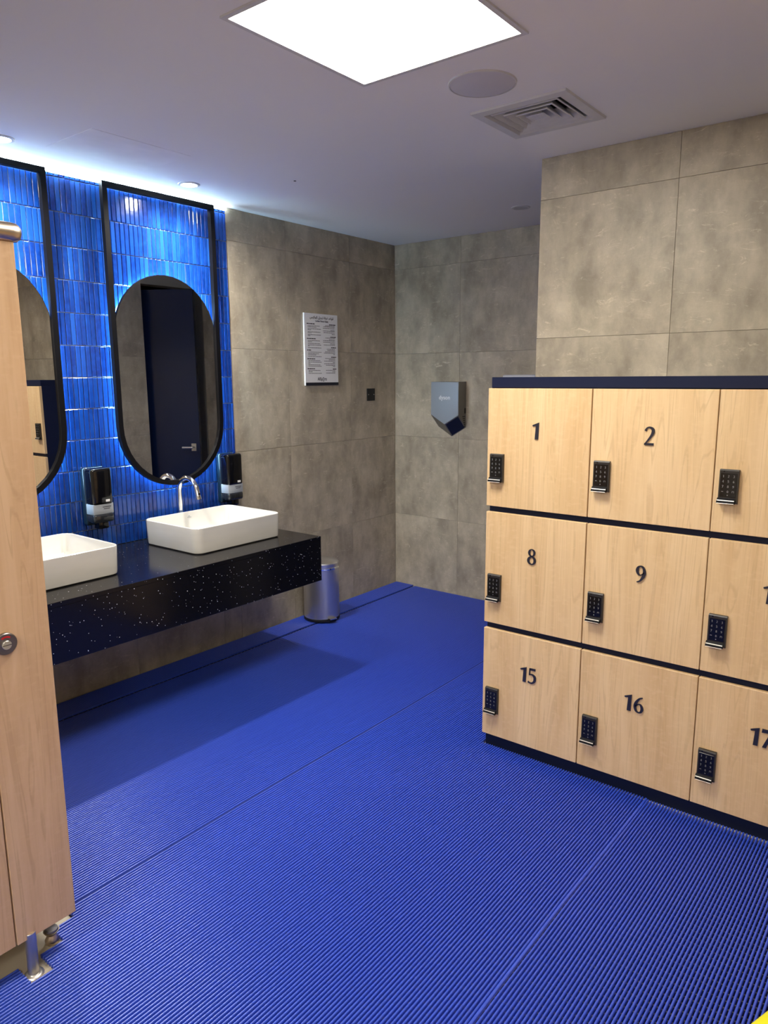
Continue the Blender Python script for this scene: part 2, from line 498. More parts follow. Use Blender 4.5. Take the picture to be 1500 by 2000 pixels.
grid(wall_back, 'y', (0, T), [0.0, 0.57, 1.17, 1.79], ZJ)
grid(wall_part, 'y', (-1.283, -1.283 + T), [1.80, 2.40, 3.0, 3.6, 4.2, XR], ZJ)
# left face of the partition (seen in the mirror)
for k in range(5):
    slab(wall_part, MB().rbox(1.80, 1.80 + T, -1.283 + T, -1.0, ZJ[k] + J / 2, ZJ[k + 1] - J / 2, 0.0008, 1))
    slab(wall_part, MB().rbox(1.80, 1.80 + T, -0.42, 0.0, ZJ[k] + J / 2, ZJ[k + 1] - J / 2, 0.0008, 1))

# navy door standing ajar in the partition (seen in the mirror)
door = bpy.data.objects.new('door_1', None); COL.objects.link(door)
door.location = (1.89, -0.955, 0); door['kind'] = 'structure'
ang = math.atan2(-0.72 + 0.955, 1.545 - 1.89)
door.rotation_euler = (0, 0, ang)
part_local('door_leaf', MB().rbox(0, 0.43, -0.02, 0.02, 0.01, 2.29, 0.002, 1), 'navy_door', door)
hb = MB(); hb.tube([(0.38, 0.02, 1.06), (0.38, 0.065, 1.06), (0.30, 0.07, 1.06)], 0.009, 10)
part_local('door_handle', hb, 'steel', door, True)
part_local('lock_plate', MB().rbox(0.36, 0.40, 0.019, 0.023, 1.03, 1.09, 0.001, 1), 'steel', door)

# ---- stacked blue tiles
TP, RP, ZT = 0.0257, 0.1505, 2.515
YL = -3.50
tile_w, tile_h = TP - 0.0034, RP - 0.0036
def stick(w_, h_, mb=None, o=(0, 0, 0)):
    mb = mb or MB()
    e, d0, d1 = 0.0022, 0.0050, 0.0068
    a = [(0, -w_/2, -h_/2), (0, w_/2, -h_/2), (0, w_/2, h_/2), (0, -w_/2, h_/2)]
    b = [(d0, p[1], p[2]) for p in a]
    c = [(d1, p[1] * (1 - 2*e/w_), p[2] * (1 - 2*e/h_)) for p in a]
    return mb.loft([[(x + o[0], y + o[1], z + o[2]) for x, y, z in l] for l in (a, b, c)])
part('grout_bed', MB().box(-T, -0.001, YL, YTE, 0.757, H), 'blue_grout', wall_left)
full = None
rest = MB()
cands = []
row = 0
ztop = H - 0.002
zr = [(ZT + RP / 2 - 0.0, None)]
rows = [((ZT + ztop) / 2, ztop - ZT - 0.0036)]
z = ZT
while z - RP > 0.757:
    rows.append((z - RP / 2, tile_h)); z -= RP
rows.append(((z + 0.757) / 2, z - 0.757 - 0.0036))
MCY, MW, MZB, MZT = -2.035, 0.655, 1.04, 2.13
MCY2 = -2.975
def behind_mirror(y, zz):
    for cy in (MCY, MCY2):
        r = MW / 2 - 0.03
        zc = min(max(zz, MZB + MW / 2), MZT - MW / 2)
        # the mirror stands off the wall, so the hidden zone shifts a little
        if math.hypot(y - cy - 0.02, zz - zc) < r: return True
    return False
for zc, hh in rows:
    off = random.choice([0, 0.3, 0.55, 0.8]) * TP
    y1 = YTE - 0.0011
    first = TP * 0.35 + off * 0.65
    edges = [YTE]
    yy = YTE - (first if first > 0.008 else TP)
    while yy > YL:
        edges.append(yy); yy -= TP
    edges.append(YL)
    for i in range(len(edges) - 1):
        wdt = edges[i] - edges[i + 1] - 0.0034
        if wdt < 0.004: continue
        cands.append(((edges[i] + edges[i + 1]) / 2, zc, wdt, hh))
def hidden(y, zz):
    return behind_mirror(y, zz) or y < -2.72 - 0.10 * (2.2 - zz) * 0 or (zz < 0.9)
vis = [c for c in cands if not hidden(c[0], c[1]) and abs(c[2] - tile_w) < 1e-6 and abs(c[3] - tile_h) < 1e-6]
vis.sort(key=lambda c: (CAM - Vector((0, c[0], c[1]))).length)
chosen = set(vis[:298])
stick_me = to_mesh(stick(tile_w, tile_h), 'glazed_tile')
for c in cands:
    y, zz, wdt, hh = c
    if c in chosen:
        o = link('glazed_tile', stick_me, 'glaze', wall_left, (random.uniform(-0.0008, 0.0012), y + random.uniform(-0.0003, 0.0003), zz))
        o.rotation_euler = (random.uniform(-0.004, 0.004), random.uniform(-0.004, 0.004), random.uniform(-0.012, 0.012))
    else:
        stick(wdt, hh, rest, (random.uniform(-0.0008, 0.0012), y, zz))
part('glazed_tiles', rest, 'glaze_many', wall_left, kind='stuff')

# light strip in the joint between tile wall and ceiling
t = thing('led_strip_light', (0, -2.55, 2.535), 'long thin bright light strip along the top of the blue tile wall', 'light strip')
part('profile', MB().box(0.0065, 0.009, YL + 0.02, YTE, 2.528, 2.549), 'white_metal', t)
part('diffuser', MB().box(0.009, 0.014, YL + 0.02, YTE, 2.532, 2.546), 'cove', t)

# ------------------------------------------------------------------ ceiling fixtures
def panel_light(x0, y0, s, label):
    t = thing('ceiling_light_panel', (x0 + s / 2, y0 + s / 2, H), label, 'ceiling light', 'square ceiling light panels')
    f = MB()
    w_ = 0.016
    f.box(x0, x0 + s, y0, y0 + w_, H - 0.006, H).box(x0, x0 + s, y0 + s - w_, y0 + s, H - 0.006, H)
    f.box(x0, x0 + w_, y0 + w_, y0 + s - w_, H - 0.006, H).box(x0 + s - w_, x0 + s, y0 + w_, y0 + s - w_, H - 0.006, H)
    part('frame', f, 'white_metal', t)
    part('diffuser', MB().box(x0 + w_, x0 + s - w_, y0 + w_, y0 + s - w_, H - 0.004, H - 0.001), 'panel_light', t)
panel_light(1.717, -3.018, 0.60, 'bright square ceiling light panel at the top of the picture')
panel_light(1.717, -5.60, 0.60, 'added unseen square ceiling light panel further back, behind the viewer')  # added fill panel out of view, brightens cubicle face and lockers
panel_light(3.60, -5.60, 0.60, 'another added, unseen square ceiling light panel in the far back corner, behind the viewer')  # added fill panel out of view, lifts the bounce onto the ceiling

def downlight(x, y, lit, label, power):
    t = thing('downlight', (x, y, H), label, 'downlight', 'round recessed downlights')
    ring = MB().lathe(x, y, [(0.040, H - 0.001), (0.040, H - 0.005), (0.052, H - 0.004), (0.054, H)], 32, False, False)
    part('trim_ring', ring, 'white_metal', t, True)
    part('lens', MB().lathe(x, y, [(0.041, H - 0.0035), (0.041, H - 0.001)], 32), 'down_light' if lit else 'lens_off', t)
    if lit:
        ld = bpy.data.lights.new('downlight_lamp', 'SPOT')
        ld.energy = power; ld.spot_size = math.radians(165); ld.spot_blend = 1.0
        ld.color = (1.0, 0.95, 0.88); ld.shadow_soft_size = 0.03
        lo = bpy.data.objects.new('lamp', ld); COL.objects.link(lo)
        lo.parent = t; lo.location = (0, 0, -0.012)
downlight(0.25, -2.007, True, 'lit downlight above the mirror nearest the grey wall', 78)
downlight(0.25, -2.92, True, 'lit downlight at the left edge, above the left mirror', 78)
downlight(1.285, -0.502, False, 'unlit round downlight near the stone partition corner', 0)

# speaker
t = thing('ceiling_speaker', (2.028, -2.183, H), 'round grey ceiling speaker beside the air vent', 'speaker')
part('grille', MB().lathe(2.028, -2.183, [(0.108, H), (0.107, H - 0.004), (0.104, H - 0.005)], 48), 'grille', t, True)
part('rim', MB().lathe(2.028, -2.183, [(0.1075, H - 0.0005), (0.1075, H - 0.006), (0.112, H - 0.005), (0.113, H)], 48, False, False), 'white_metal', t, True)

# four-way air diffuser
t = thing('air_vent', (2.04, -1.80, H), 'square white four-way air vent in the ceiling', 'air vent')
vcx, vcy = (VX0 + VX1) / 2, (VY0 + VY1) / 2
def sq(hx, hy, zz): return [(vcx - hx, vcy - hy, zz), (vcx + hx, vcy - hy, zz), (vcx + hx, vcy + hy, zz), (vcx - hx, vcy + hy, zz)]
part('flange', MB().loft([sq(0.188, 0.177, H), sq(0.186, 0.175, H - 0.008), sq(0.150, 0.139, H - 0.010), sq(0.142, 0.132, H + 0.004), sq(0.142, 0.132, H + 0.03)], cap0=False, cap1=False), 'white_metal', t)
for k, s in enumerate((0.132, 0.098, 0.064)):
    hy = s * 0.93
    a = s - 0.030
    part('louvre', MB().loft([sq(s, hy, H - 0.006), sq(s, hy, H - 0.004), sq(a, a * 0.93, H + 0.030), sq(a - 0.002, (a - 0.002) * 0.93, H + 0.030), sq(s - 0.004, hy - 0.004, H - 0.008), sq(s, hy, H - 0.006)], cap0=False, cap1=False), 'white_metal', t)
part('centre_cone', MB().loft([sq(0.036, 0.033, H - 0.008), sq(0.030, 0.028, H - 0.010), sq(0.006, 0.006, H + 0.026)][::1]), 'white_metal', t)

# ------------------------------------------------------------------ floor mats
RW, RH, PITCH = 0.0064, 0.0155, 0.01118
def wav(y, ph): return 0.0035 * math.sin(y * 1.9 + ph) + 0.0018 * math.sin(y * 4.3 + 2 * ph)
def rib_mb(y0, y1, ph, n=None):
    n = n or max(2, int((y1 - y0) / 0.34))
    prof = [(-RW/2 * 0.92, 0.003), (-RW/2, RH * 0.78)] + [(-RW/2 * math.cos(PI * k / 6), RH * 0.78 + RH * 0.21 * math.sin(PI * k / 6)) for k in range(1, 6)] + [(RW/2, RH * 0.78), (RW/2 * 0.92, 0.003)]
    loops = []
    for i in range(n + 1):
        y = y0 + (y1 - y0) * i / n
        dx = wav(y, ph)
        loops.append([(px + dx, y, pz) for px, pz in prof])
    return MB().loft(loops)
def floor_mat(x0, x1, segs, ph, label, strips=True):
    """segs(x) -> list of (y0, y1) ranges the rib at x covers"""
    t = thing('floor_mat', ((x0 + x1) / 2, -2.0, 0.0), label, 'floor mat', 'blue ribbed wet area mats')
    cache = {}
    n = int(round((x1 - x0) / PITCH))
    allsegs = []
    for i in range(n):
        x = x0 + (i + 0.5) * (x1 - x0) / n
        for s in segs(x):
            if s not in cache:
                cache[s] = to_mesh(rib_mb(s[0] + 2.0, s[1] + 2.0, ph), 'rib', smooth=True)
                for p in cache[s].polygons: p.use_smooth = True
            rb = link('rib', cache[s], 'mat', t, (x - (x0 + x1) / 2, 0, random.uniform(-0.0003, 0.0003)))
            if i == n - 1 and x0 > 1.0: rb.scale.x = 1.4
            allsegs.append((x, s))
    cs = MB()
    ymin = min(s[0] for _, s in allsegs); ymax = max(s[1] for _, s in allsegs)
    y = ymin + 0.012
    while y < ymax - 0.01:
        xs = [x for x, s in allsegs if s[0] < y < s[1]]
        if xs:
            cs.box(min(xs) - RW / 2 + wav(y + 2, ph), max(xs) + RW / 2 + wav(y + 2, ph), y - 0.0085, y + 0.0085, 0.0002, 0.0032)
        y += 0.0255
    part('cross_strips', cs, 'mat_under_shade', t, kind='stuff')
    return t
floor_mat(0.192, 1.390, lambda x: [(-3.49, -0.006)], 0.42, 'blue ribbed floor mat in front of the washbasin counter')
def segs_b(x):
    top = -0.006 if x < 1.80 else (-1.30 + 0.0 if x < 1.862 else -1.822)
    if x < 1.440: return [(-3.495, top)]
    if x < 1.465: return [(-3.553, top)]
    if x < 1.512: return [(-3.564, top)]
    if x < 1.586: return [(-3.633, top), (-4.75, -3.696)]
    return [(-4.75, top)]
floor_mat(1.398, 2.590, segs_b, 0.5, 'blue ribbed floor mat running down the middle of the room')
floor_mat(2.591, 3.782, lambda x: [(-4.75, -1.828)], 0.5, 'blue ribbed floor mat in front of lockers 3 and 17')
# narrow offcut riding up along the left wall
t = floor_mat(0.012, 0.180, lambda x: [(-3.3, -0.006)], 0.2, 'narrow blue mat strip laid along the foot of the left wall')
t.location.z = 0.006; t.rotation_euler = (0, 0.0, 0)

# ------------------------------------------------------------------ washbasin counter
CX, CY1, CZ0, CZ1 = 0.716, -1.607, 0.510, 0.757
t = thing('washbasin_counter', (0.36, -2.55, CZ0), 'floating black sparkle stone counter under the mirrors', 'counter')
part('counter_top', MB().rbox(0.0005, CX, -3.50, CY1, CZ1 - 0.02, CZ1, 0.0015, 1), 'counter', t)
part('front_apron', MB().rbox(CX - 0.02, CX - 0.0005, -3.50, CY1 - 0.0005, CZ0, CZ1 - 0.0195, 0.001, 1), 'counter', t)
part('end_apron', MB().rbox(0.0005, CX - 0.02, CY1 - 0.0205, CY1 - 0.0005, CZ0, CZ1 - 0.0195, 0.001, 1), 'counter', t)
part('underside_panel', MB().box(0.0005, CX - 0.02, -3.50, CY1 - 0.02, CZ0 + 0.005, CZ0 + 0.015), 'black_matte', t)

def basin(cy, label):
    t = thing('washbasin', (0.32, cy, CZ1), label, 'washbasin', 'white countertop washbasins')
    x0, x1, hw = 0.100, 0.545, 0.285
    L = []
    def rr(ins, z, r): return rrect(x0 + ins, x1 - ins, cy - hw + ins, cy + hw - ins, z, r)
    L += [rr(0.014, CZ1 + 0.0005, 0.035), rr(0.006, CZ1 + 0.006, 0.042), rr(0.004, CZ1 + 0.02, 0.044), rr(0.0, CZ1 + 0.124, 0.048), rr(0.001, CZ1 + 0.129, 0.047), rr(0.004, CZ1 + 0.131, 0.044), rr(0.008, CZ1 + 0.130, 0.040), rr(0.010, CZ1 + 0.126, 0.038), rr(0.017, CZ1 + 0.045, 0.034), rr(0.030, CZ1 + 0.026, 0.03), rr(0.09, CZ1 + 0.020, 0.03)]
    part('bowl', MB().loft(L), 'ceramic', t, True)
    part('drain', MB().lathe(0.32, cy, [(0.001, CZ1 + 0.0195), (0.032, CZ1 + 0.0195), (0.032, CZ1 + 0.024), (0.026, CZ1 + 0.026), (0.001, CZ1 + 0.027)], 24), 'chrome', t, True)
    # small maker's mark on the inner back wall
    lm = MB(); lm.box(x0 + 0.0125, x0 + 0.0136, cy - 0.012, cy + 0.012, CZ1 + 0.098, CZ1 + 0.101).box(x0 + 0.0122, x0 + 0.0134, cy - 0.006, cy + 0.004, CZ1 + 0.104, CZ1 + 0.108)
    part('stamp', lm, 'grey_ink', t)
basin(-2.012, 'white rectangular washbasin below the right mirror')
basin(-2.985, 'white rectangular washbasin partly hidden by the cubicle panel')

def faucet(y, label):
    t = thing('faucet', (0.06, y, CZ1), label, 'faucet')
    pts = [(0.058, y, CZ1 + 0.004), (0.058, y, 0.85), (0.058, y, 1.0)]
    r = 0.0775
    for i in range(1, 15):
        a = PI - (PI + 0.30 - 0.3) * 0.93 * i / 14
        pts.append((0.058 + r + r * math.cos(a), y, 1.0 + r * math.sin(a)))
    lx, ly, lz = pts[-1]
    pts.append((lx + 0.010, y, lz - 0.035))
    part('spout', MB().tube(pts, [0.0145] * 2 + [0.0135] * (len(pts) - 2), 18), 'chrome', t, True)
    part('base_flange', MB().lathe(0.058, y, [(0.024, CZ1), (0.024, CZ1 + 0.006), (0.016, CZ1 + 0.010)], 24), 'chrome', t, True)
    part('nozzle', MB().tube([(lx + 0.010, y, lz - 0.033), (lx + 0.014, y, lz - 0.050)], 0.0150, 18), 'chrome', t, True)
    part('sensor', MB().tube([(lx + 0.0155, y, lz - 0.020), (lx + 0.021, y, lz - 0.0195)], 0.006, 10), 'black_gloss', t, True)
faucet(-2.028, 'chrome gooseneck faucet behind the right washbasin')

# mirrors: hanging black frame, oval mirror, lit edge behind
def capsule(cy, w_, zb, zt, n=20):
    r = w_ / 2
    return [(cy + r * math.cos(PI * i / n), zt - r + r * math.sin(PI * i / n)) for i in range(n + 1)] + [(cy + r * math.cos(PI + PI * i / n), zb + r + r * math.sin(PI + PI * i / n)) for i in range(n + 1)]
def ubar(cy, wout, ztop, zb, bw, n=20):
    r = wout / 2; ri = r - bw
    out = [(cy + r, ztop)] + [(cy + r * math.cos(-PI * i / n), zb + r + r * math.sin(-PI * i / n)) for i in range(n + 1)] + [(cy - r, ztop)]
    inn = [(cy + ri, ztop)] + [(cy + ri * math.cos(-PI * i / n), zb + r + ri * math.sin(-PI * i / n)) for i in range(n + 1)] + [(cy - ri, ztop)]
    return out, inn
def mirror(cy, label):
    t = thing('wall_mirror', (0.03, cy, MZB), label, 'mirror', 'oval mirrors in black hanging frames')
    fx0, fx1 = 0.036, 0.062
    wo = MW + 0.012
    out, inn = ubar(cy, wo, 2.532, MZB - 0.006, 0.026)
    fm = MB()
    loops = [[(fx0, a[0], a[1]), (fx1, a[0], a[1]), (fx1, b[0], b[1]), (fx0, b[0], b[1])] for a, b in zip(out, inn)]
    fm.loft(loops)
    part('side_frame', fm, 'black_metal', t)
    part('top_bar', MB().box(fx0, fx1, cy - wo / 2 + 0.026, cy + wo / 2 - 0.026, 2.506, 2.532), 'black_metal', t)
    cp = capsule(cy, MW - 0.036, MZB + 0.018, MZT)
    part('mirror_edge', MB().prism(capsule(cy, MW - 0.030, MZB + 0.015, MZT + 0.003), 'x', 0.038, 0.0475), 'black_metal', t)
    part('mirror_glass', MB().prism(cp, 'x', 0.0472, 0.0495), 'mirror', t)
    a = capsule(cy, MW - 0.082, MZB + 0.041, MZT - 0.023); b = capsule(cy, MW - 0.098, MZB + 0.049, MZT - 0.031)
    ring = MB()
    n = len(a)
    ring.loft([[(0.014, a[i][0], a[i][1]), (0.030, a[i][0], a[i][1]), (0.030, b[i][0], b[i][1]), (0.014, b[i][0], b[i][1])] for i in list(range(n)) + [0]], True, False, False)
    part('led_ring', ring, 'halo', t, label='glowing light strip behind the mirror')
    part('back_box', MB().prism(capsule(cy, MW - 0.118, MZB + 0.06, MZT - 0.042), 'x', 0.008, 0.038), 'black_metal', t)
mirror(MCY, 'backlit oval mirror in a tall black frame above the right washbasin')
mirror(MCY2, 'backlit oval mirror in a tall black frame, half hidden by the cubicle panel')

# soap dispensers
def dispenser(cy, label):
    t = thing('soap_dispenser', (0.06, cy, 0.87), label, 'soap dispenser', 'black wall soap dispensers')
    y0, y1 = cy - 0.056, cy + 0.056
    part('back_shell', MB().rbox(0.008, 0.048, y0 - 0.003, y1 + 0.003, 0.888, 1.178, 0.014, 3), 'dark_shell', t, True)
    part('cover', MB().rbox(0.040, 0.112, y0, y1, 0.992, 1.176, 0.016, 4), 'black_gloss', t, True)
    part('window', MB().rbox(0.042, 0.108, y0 + 0.001, y1 - 0.001, 0.948, 1.000, 0.004, 2), 'frost', t, True, 'frosted refill window')
    part('lower_shell', MB().rbox(0.040, 0.112, y0, y1, 0.905, 0.952, 0.014, 3), 'smoke', t, True)
    part('push_nozzle', MB().rbox(0.050, 0.098, cy - 0.026, cy + 0.030, 0.872, 0.915, 0.008, 2), 'black_gloss', t, True)
    lg = MB(); lg.rbox(0.1118, 0.1130, cy + 0.012, cy + 0.034, 1.008, 1.0195, 0.0005, 1)
    l = part('logo', lg, 'white_ink', t)
    pr = MB()
    for k, (a, b) in enumerate(((-0.005, 0.040), (0.0, 0.034))): pr.box(0.1078, 0.1086, cy + a, cy + b, 0.982 - k * 0.009, 0.985 - k * 0.009)
    part('print', pr, 'ink', t)
dispenser(-2.512, 'black soap dispenser on the blue tiles between the two mirrors')
dispenser(-1.672, 'black soap dispenser on the blue tiles beside the grey wall')

# rules sign
SY0, SY1, SZ0, SZ1 = -0.973, -0.653, 1.555, 2.015
t = thing('rules_sign', (0.006, (SY0 + SY1) / 2, SZ0), 'white locker room rules sign in Arabic and English on the left wall', 'sign')
part('board', MB().rbox(0.0006, 0.012, SY0, SY1, SZ0, SZ1, 0.001, 1), 'white_board', t)
part('bottom_band', MB().box(0.0118, 0.0124, SY0 + 0.004, SY1, SZ0, SZ0 + 0.019), 'navy_ink', t)
def sign_text(name, body, size, yc, zc, align='CENTER', bold=0.0, sx=1.0):
    vs, fs = text_mesh(body, size, align, 0.0002, bold, sx)
    part(name, MB().add([(0.0123 + z_, yc + x_, zc + y_) for x_, y_, z_ in vs], fs), 'ink', t)
SYC = (SY0 + SY1) / 2
ar = '\uFED7\uFEEE\uFE8D\uFECB\uFEAA \uFECF\uFEAE\uFED3\uFE94 \uFE97\uFE92\uFEAA\uFEF3\uFEDE \uFE8D\uFEDF\uFEE4\uFEFC\uFE91\uFEB2'[::-1]
sign_text('arabic_title', ar, 0.022, SYC + 0.006, 1.990, bold=0.0004)
sign_text('english_title', 'Locker Room Rules', 0.0152, SYC + 0.006, 1.968, bold=0.0004)
sign_text('brand', 'AllSp[]rts', 0.029, SYC, 1.596, bold=0.0003, sx=0.80)
pl = MB()
def zz_l(p): return SZ1 - (p - 120) / (1785 - 120) * (SZ1 - SZ0)
def zz_r(p): return SZ1 - (p - 185) / (1780 - 185) * (SZ1 - SZ0)
def dashes(ya, yb, zc, hgt):
    y = ya
    while y < yb:
        l = random.uniform(0.008, 0.022); e = min(y + l, yb)
        pl.box(0.0119, 0.0123, y, e, zc - hgt / 2, zc + hgt / 2); y = e + 0.0022
left = [(360, 'h', .6), (405, '', .9), (435, '', .65), (475, '', 1), (500, '', .25), (545, '', .95), (570, '', .28), (610, '', 1), (635, '', .2), (700, 'h', .66), (745, '', .9), (770, '', .3), (810, '', .9), (845, '', 1), (870, '', .1), (910, '', 1), (965, 'h', .3), (1010, '', 1), (1045, '', .8), (1075, '', .6), (1110, '', 1), (1165, 'h', .6), (1205, '', .9), (1240, '', 1), (1270, '', .15), (1305, '', .9), (1335, '', 1), (1395, 'h', .55), (1435, '', .9), (1465, '', .3), (1500, '', 1)]
right = [(410, 'h', .55), (435, '', .8), (460, '', .95), (495, '', 1), (535, '', .35), (555, '', 1), (590, '', .95), (625, '', .25), (685, 'h', .46), (710, '', .8), (745, '', .5), (770, '', 1), (805, '', 1), (838, '', .4), (868, '', .95), (925, 'h', .42), (960, '', .7), (990, '', .65), (1020, '', .85), (1050, '', .95), (1080, '', .15), (1140, 'h', .42), (1170, '', .85), (1200, '', .55), (1230, '', .95), (1262, '', .2), (1290, '', .95), (1322, '', .8), (1352, '', .2), (1410, 'h', .3), (1440, '', .8), (1472, '', .25), (1500, '', .8)]
for p, k, f_ in left:
    ya = SY0 + (0.022 if k else 0.031)
    dashes(ya, ya + 0.125 * f_, zz_l(p), 0.0058 if k else 0.0030)
for p, k, f_ in right:
    yb = SY1 - (0.020 if k else 0.030)
    dashes(yb - 0.115 * f_, yb, zz_r(p), 0.0058 if k else 0.0030)
part('printed_lines', pl, 'ink', t, kind='stuff')

# blank switch plate
t = thing('switch_plate', (0.005, -0.2945, 1.44), 'small black square plate with two screws on the left wall', 'wall plate')
part('plate', MB().rbox(0.0006, 0.008, -0.338, -0.251, 1.440, 1.527, 0.0015, 2), 'black_matte', t)
for y in (-0.325, -0.264):
    part('screw', MB().tube([(0.0075, y, 1.4835), (0.0088, y, 1.4835)], 0.0035, 12), 'steel', t, True)

# hand dryer
t = thing('hand_dryer', (0.513, -0.05, 1.18), 'grey metal V-shaped hand dryer on the far wall', 'hand dryer')
DX0, DX1, DT = 0.398, 0.629, 1.572
fr = [(DX0, DT), (DX1, DT), (DX1, 1.341), (0.5135, 1.275), (DX0, 1.341)]
bk = [(DX0, DT), (DX1, DT), (DX1, 1.252), (0.5135, 1.184), (DX0, 1.252)]
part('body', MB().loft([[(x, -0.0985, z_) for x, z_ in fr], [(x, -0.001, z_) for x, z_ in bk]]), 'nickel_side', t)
e = 0.002
part('front_panel', MB().loft([[(x + (e if x < .5 else -e if x > .52 else 0), -0.1005, z_ + (-e if z_ > 1.5 else e)) for x, z_ in fr], [(x, -0.0984, z_) for x, z_ in fr]]), 'nickel', t)
# navy outlet face, right lower facet
def lerp(a, b, s): return tuple(a[i] + (b[i] - a[i]) * s for i in range(3))
A = (DX1, -0.0985, 1.341); B = (0.5135, -0.0985, 1.275); Cc = (0.5135, -0.001, 1.184); D = (DX1, -0.001, 1.252)
def bil(u, v): return Vector(lerp(lerp(B, A, u), lerp(Cc, D, u), v))
nrm = (Vector(A) - Vector(B)).cross(Vector(Cc) - Vector(B)).normalized()
if nrm.z > 0: nrm = -nrm
qd = [bil(.06, .06), bil(.94, .06), bil(.94, .94), bil(.06, .94)]
part('outlet_panel', MB().loft([[tuple(p) for p in qd], [tuple(p + nrm * 0.0012) for p in qd]]), 'navy', t, label='dark blue air outlet panel')
for k in range(6):
    z_ = 1.330 - k * 0.0135
    yb = -0.012; ya = -0.048 + k * 0.0052
    part('vent_slot', MB().box(DX1 - 0.001, DX1 + 0.0006, ya, yb, z_ - 0.003, z_ + 0.003), 'black_matte', t)
part('filter_catch', MB().box(DX1 - 0.001, DX1 + 0.0008, -0.022, -0.004, 1.352, 1.388), 'black_matte', t)
vs, fs = text_mesh('dyson', 0.040, 'CENTER', 0.0003, 0.0008)
part('logo', MB().add([(0.513 + x_, -0.1008 - z_, 1.462 + y_) for x_, y_, z_ in vs], fs), 'white_ink', t)

# pale box on the far wall, its top peeking over the lockers
t = thing('paper_dispenser', (1.09, -0.07, 1.35), 'pale grey wall box whose top just shows over the locker corner', 'dispenser')
part('housing', MB().rbox(0.975, 1.215, -0.115, -0.001, 1.34, 1.617, 0.012, 3), 'pale_plastic', t, True)
part('outlet_slot', MB().box(1.02, 1.17, -0.1165, -0.113, 1.36, 1.372), 'black_matte', t)

# pedal bin
BXc, BYc, BR = 0.145, -1.008, 0.118
t = thing('pedal_bin', (BXc, BYc, 0.017), 'stainless steel pedal bin on the floor beside the counter end', 'bin')
zb = 0.0222
part('base_ring', MB().lathe(BXc, BYc, [(BR - 0.001, zb), (BR + 0.002, zb + 0.002), (BR + 0.002, zb + 0.018), (BR, zb + 0.020)], 48), 'black_matte', t, True)
part('body', MB().lathe(BXc, BYc, [(BR, zb + 0.018), (BR, zb + 0.350), (BR - 0.002, zb + 0.352)], 64), 'steel', t, True)
part('rim_band', MB().lathe(BXc, BYc, [(BR + 0.001, zb + 0.348), (BR + 0.005, zb + 0.351), (BR + 0.005, zb + 0.360), (BR + 0.001, zb + 0.363)], 64), 'chrome', t, True)
part('lid', MB().lathe(BXc, BYc, [(BR - 0.001, zb + 0.361), (BR, zb + 0.386), (BR - 0.005, zb + 0.393), (BR * 0.6, zb + 0.400), (0.002, zb + 0.402)], 64), 'steel', t, True)
pa = math.radians(-15)
px, py = math.cos(pa), math.sin(pa)
pb = MB()
def pp(r, s, z_): return (BXc + px * r - py * s, BYc + py * r + px * s, z_)
pb.loft([[pp(BR - 0.004, -0.028, zb + 0.022), pp(BR - 0.004, 0.028, zb + 0.022), pp(BR - 0.004, 0.028, zb + 0.027), pp(BR - 0.004, -0.028, zb + 0.027)],
         [pp(BR + 0.030, -0.024, zb + 0.022), pp(BR + 0.030, 0.024, zb + 0.022), pp(BR + 0.030, 0.024, zb + 0.027), pp(BR + 0.030, -0.024, zb + 0.027)]])
part('pedal', pb, 'chrome', t)
pk = MB()
pk.loft([[pp(BR - 0.004, -0.032, zb + 0.001), pp(BR - 0.004, 0.032, zb + 0.001), pp(BR - 0.004, 0.032, zb + 0.018), pp(BR - 0.004, -0.032, zb + 0.018)],
         [pp(BR + 0.014, -0.026, zb + 0.001), pp(BR + 0.014, 0.026, zb + 0.001), pp(BR + 0.014, 0.026, zb + 0.016), pp(BR + 0.014, -0.026, zb + 0.016)]])
part('pedal_bracket', pk, 'black_matte', t)

# ------------------------------------------------------------------ locker bank
LX, LY, CP, NC = 1.872, -1.831, 0.4385, 7
LXE = LX + NC * CP
ROWS = [(1.078, 1.557), (0.576, 1.053), (0.066, 0.549)]
LB = -1.2842
bank = thing('locker_bank', ((LX + LXE) / 2, -1.55, 0), 'bank of light wood lockers with navy carcass and numbered doors', 'lockers')
part('side_panel', MB().box(LX + 0.004, LX + 0.022, LY + 0.020, LB, 0.066, 1.560), 'navy', bank)
part('side_panel', MB().box(LXE - 0.022, LXE - 0.004, LY + 0.020, LB, 0.066, 1.560), 'navy', bank)
part('back_panel', MB().box(LX + 0.022, LXE - 0.022, LB - 0.012, LB, 0.066, 1.560), 'navy', bank)
part('top_panel', MB().rbox(LX + 0.004, LXE - 0.004, LY + 0.016, LB, 1.560, 1.601, 0.001, 1), 'navy', bank)
part('plinth', MB().box(LX + 0.006, LXE - 0.004, LY + 0.022, LB, 0.0, 0.066), 'navy', bank)
for za, zb_ in ((1.053, 1.078), (0.549, 0.576)):
    part('shelf', MB().box(LX + 0.022, LXE - 0.022, LY + 0.019, LB - 0.012, za, zb_), 'navy', bank)
for c in range(1, NC):
    part('divider', MB().box(LX + c * CP - 0.009, LX + c * CP + 0.009, LY + 0.021, LB - 0.013, 0.067, 1.559), 'navy', bank)

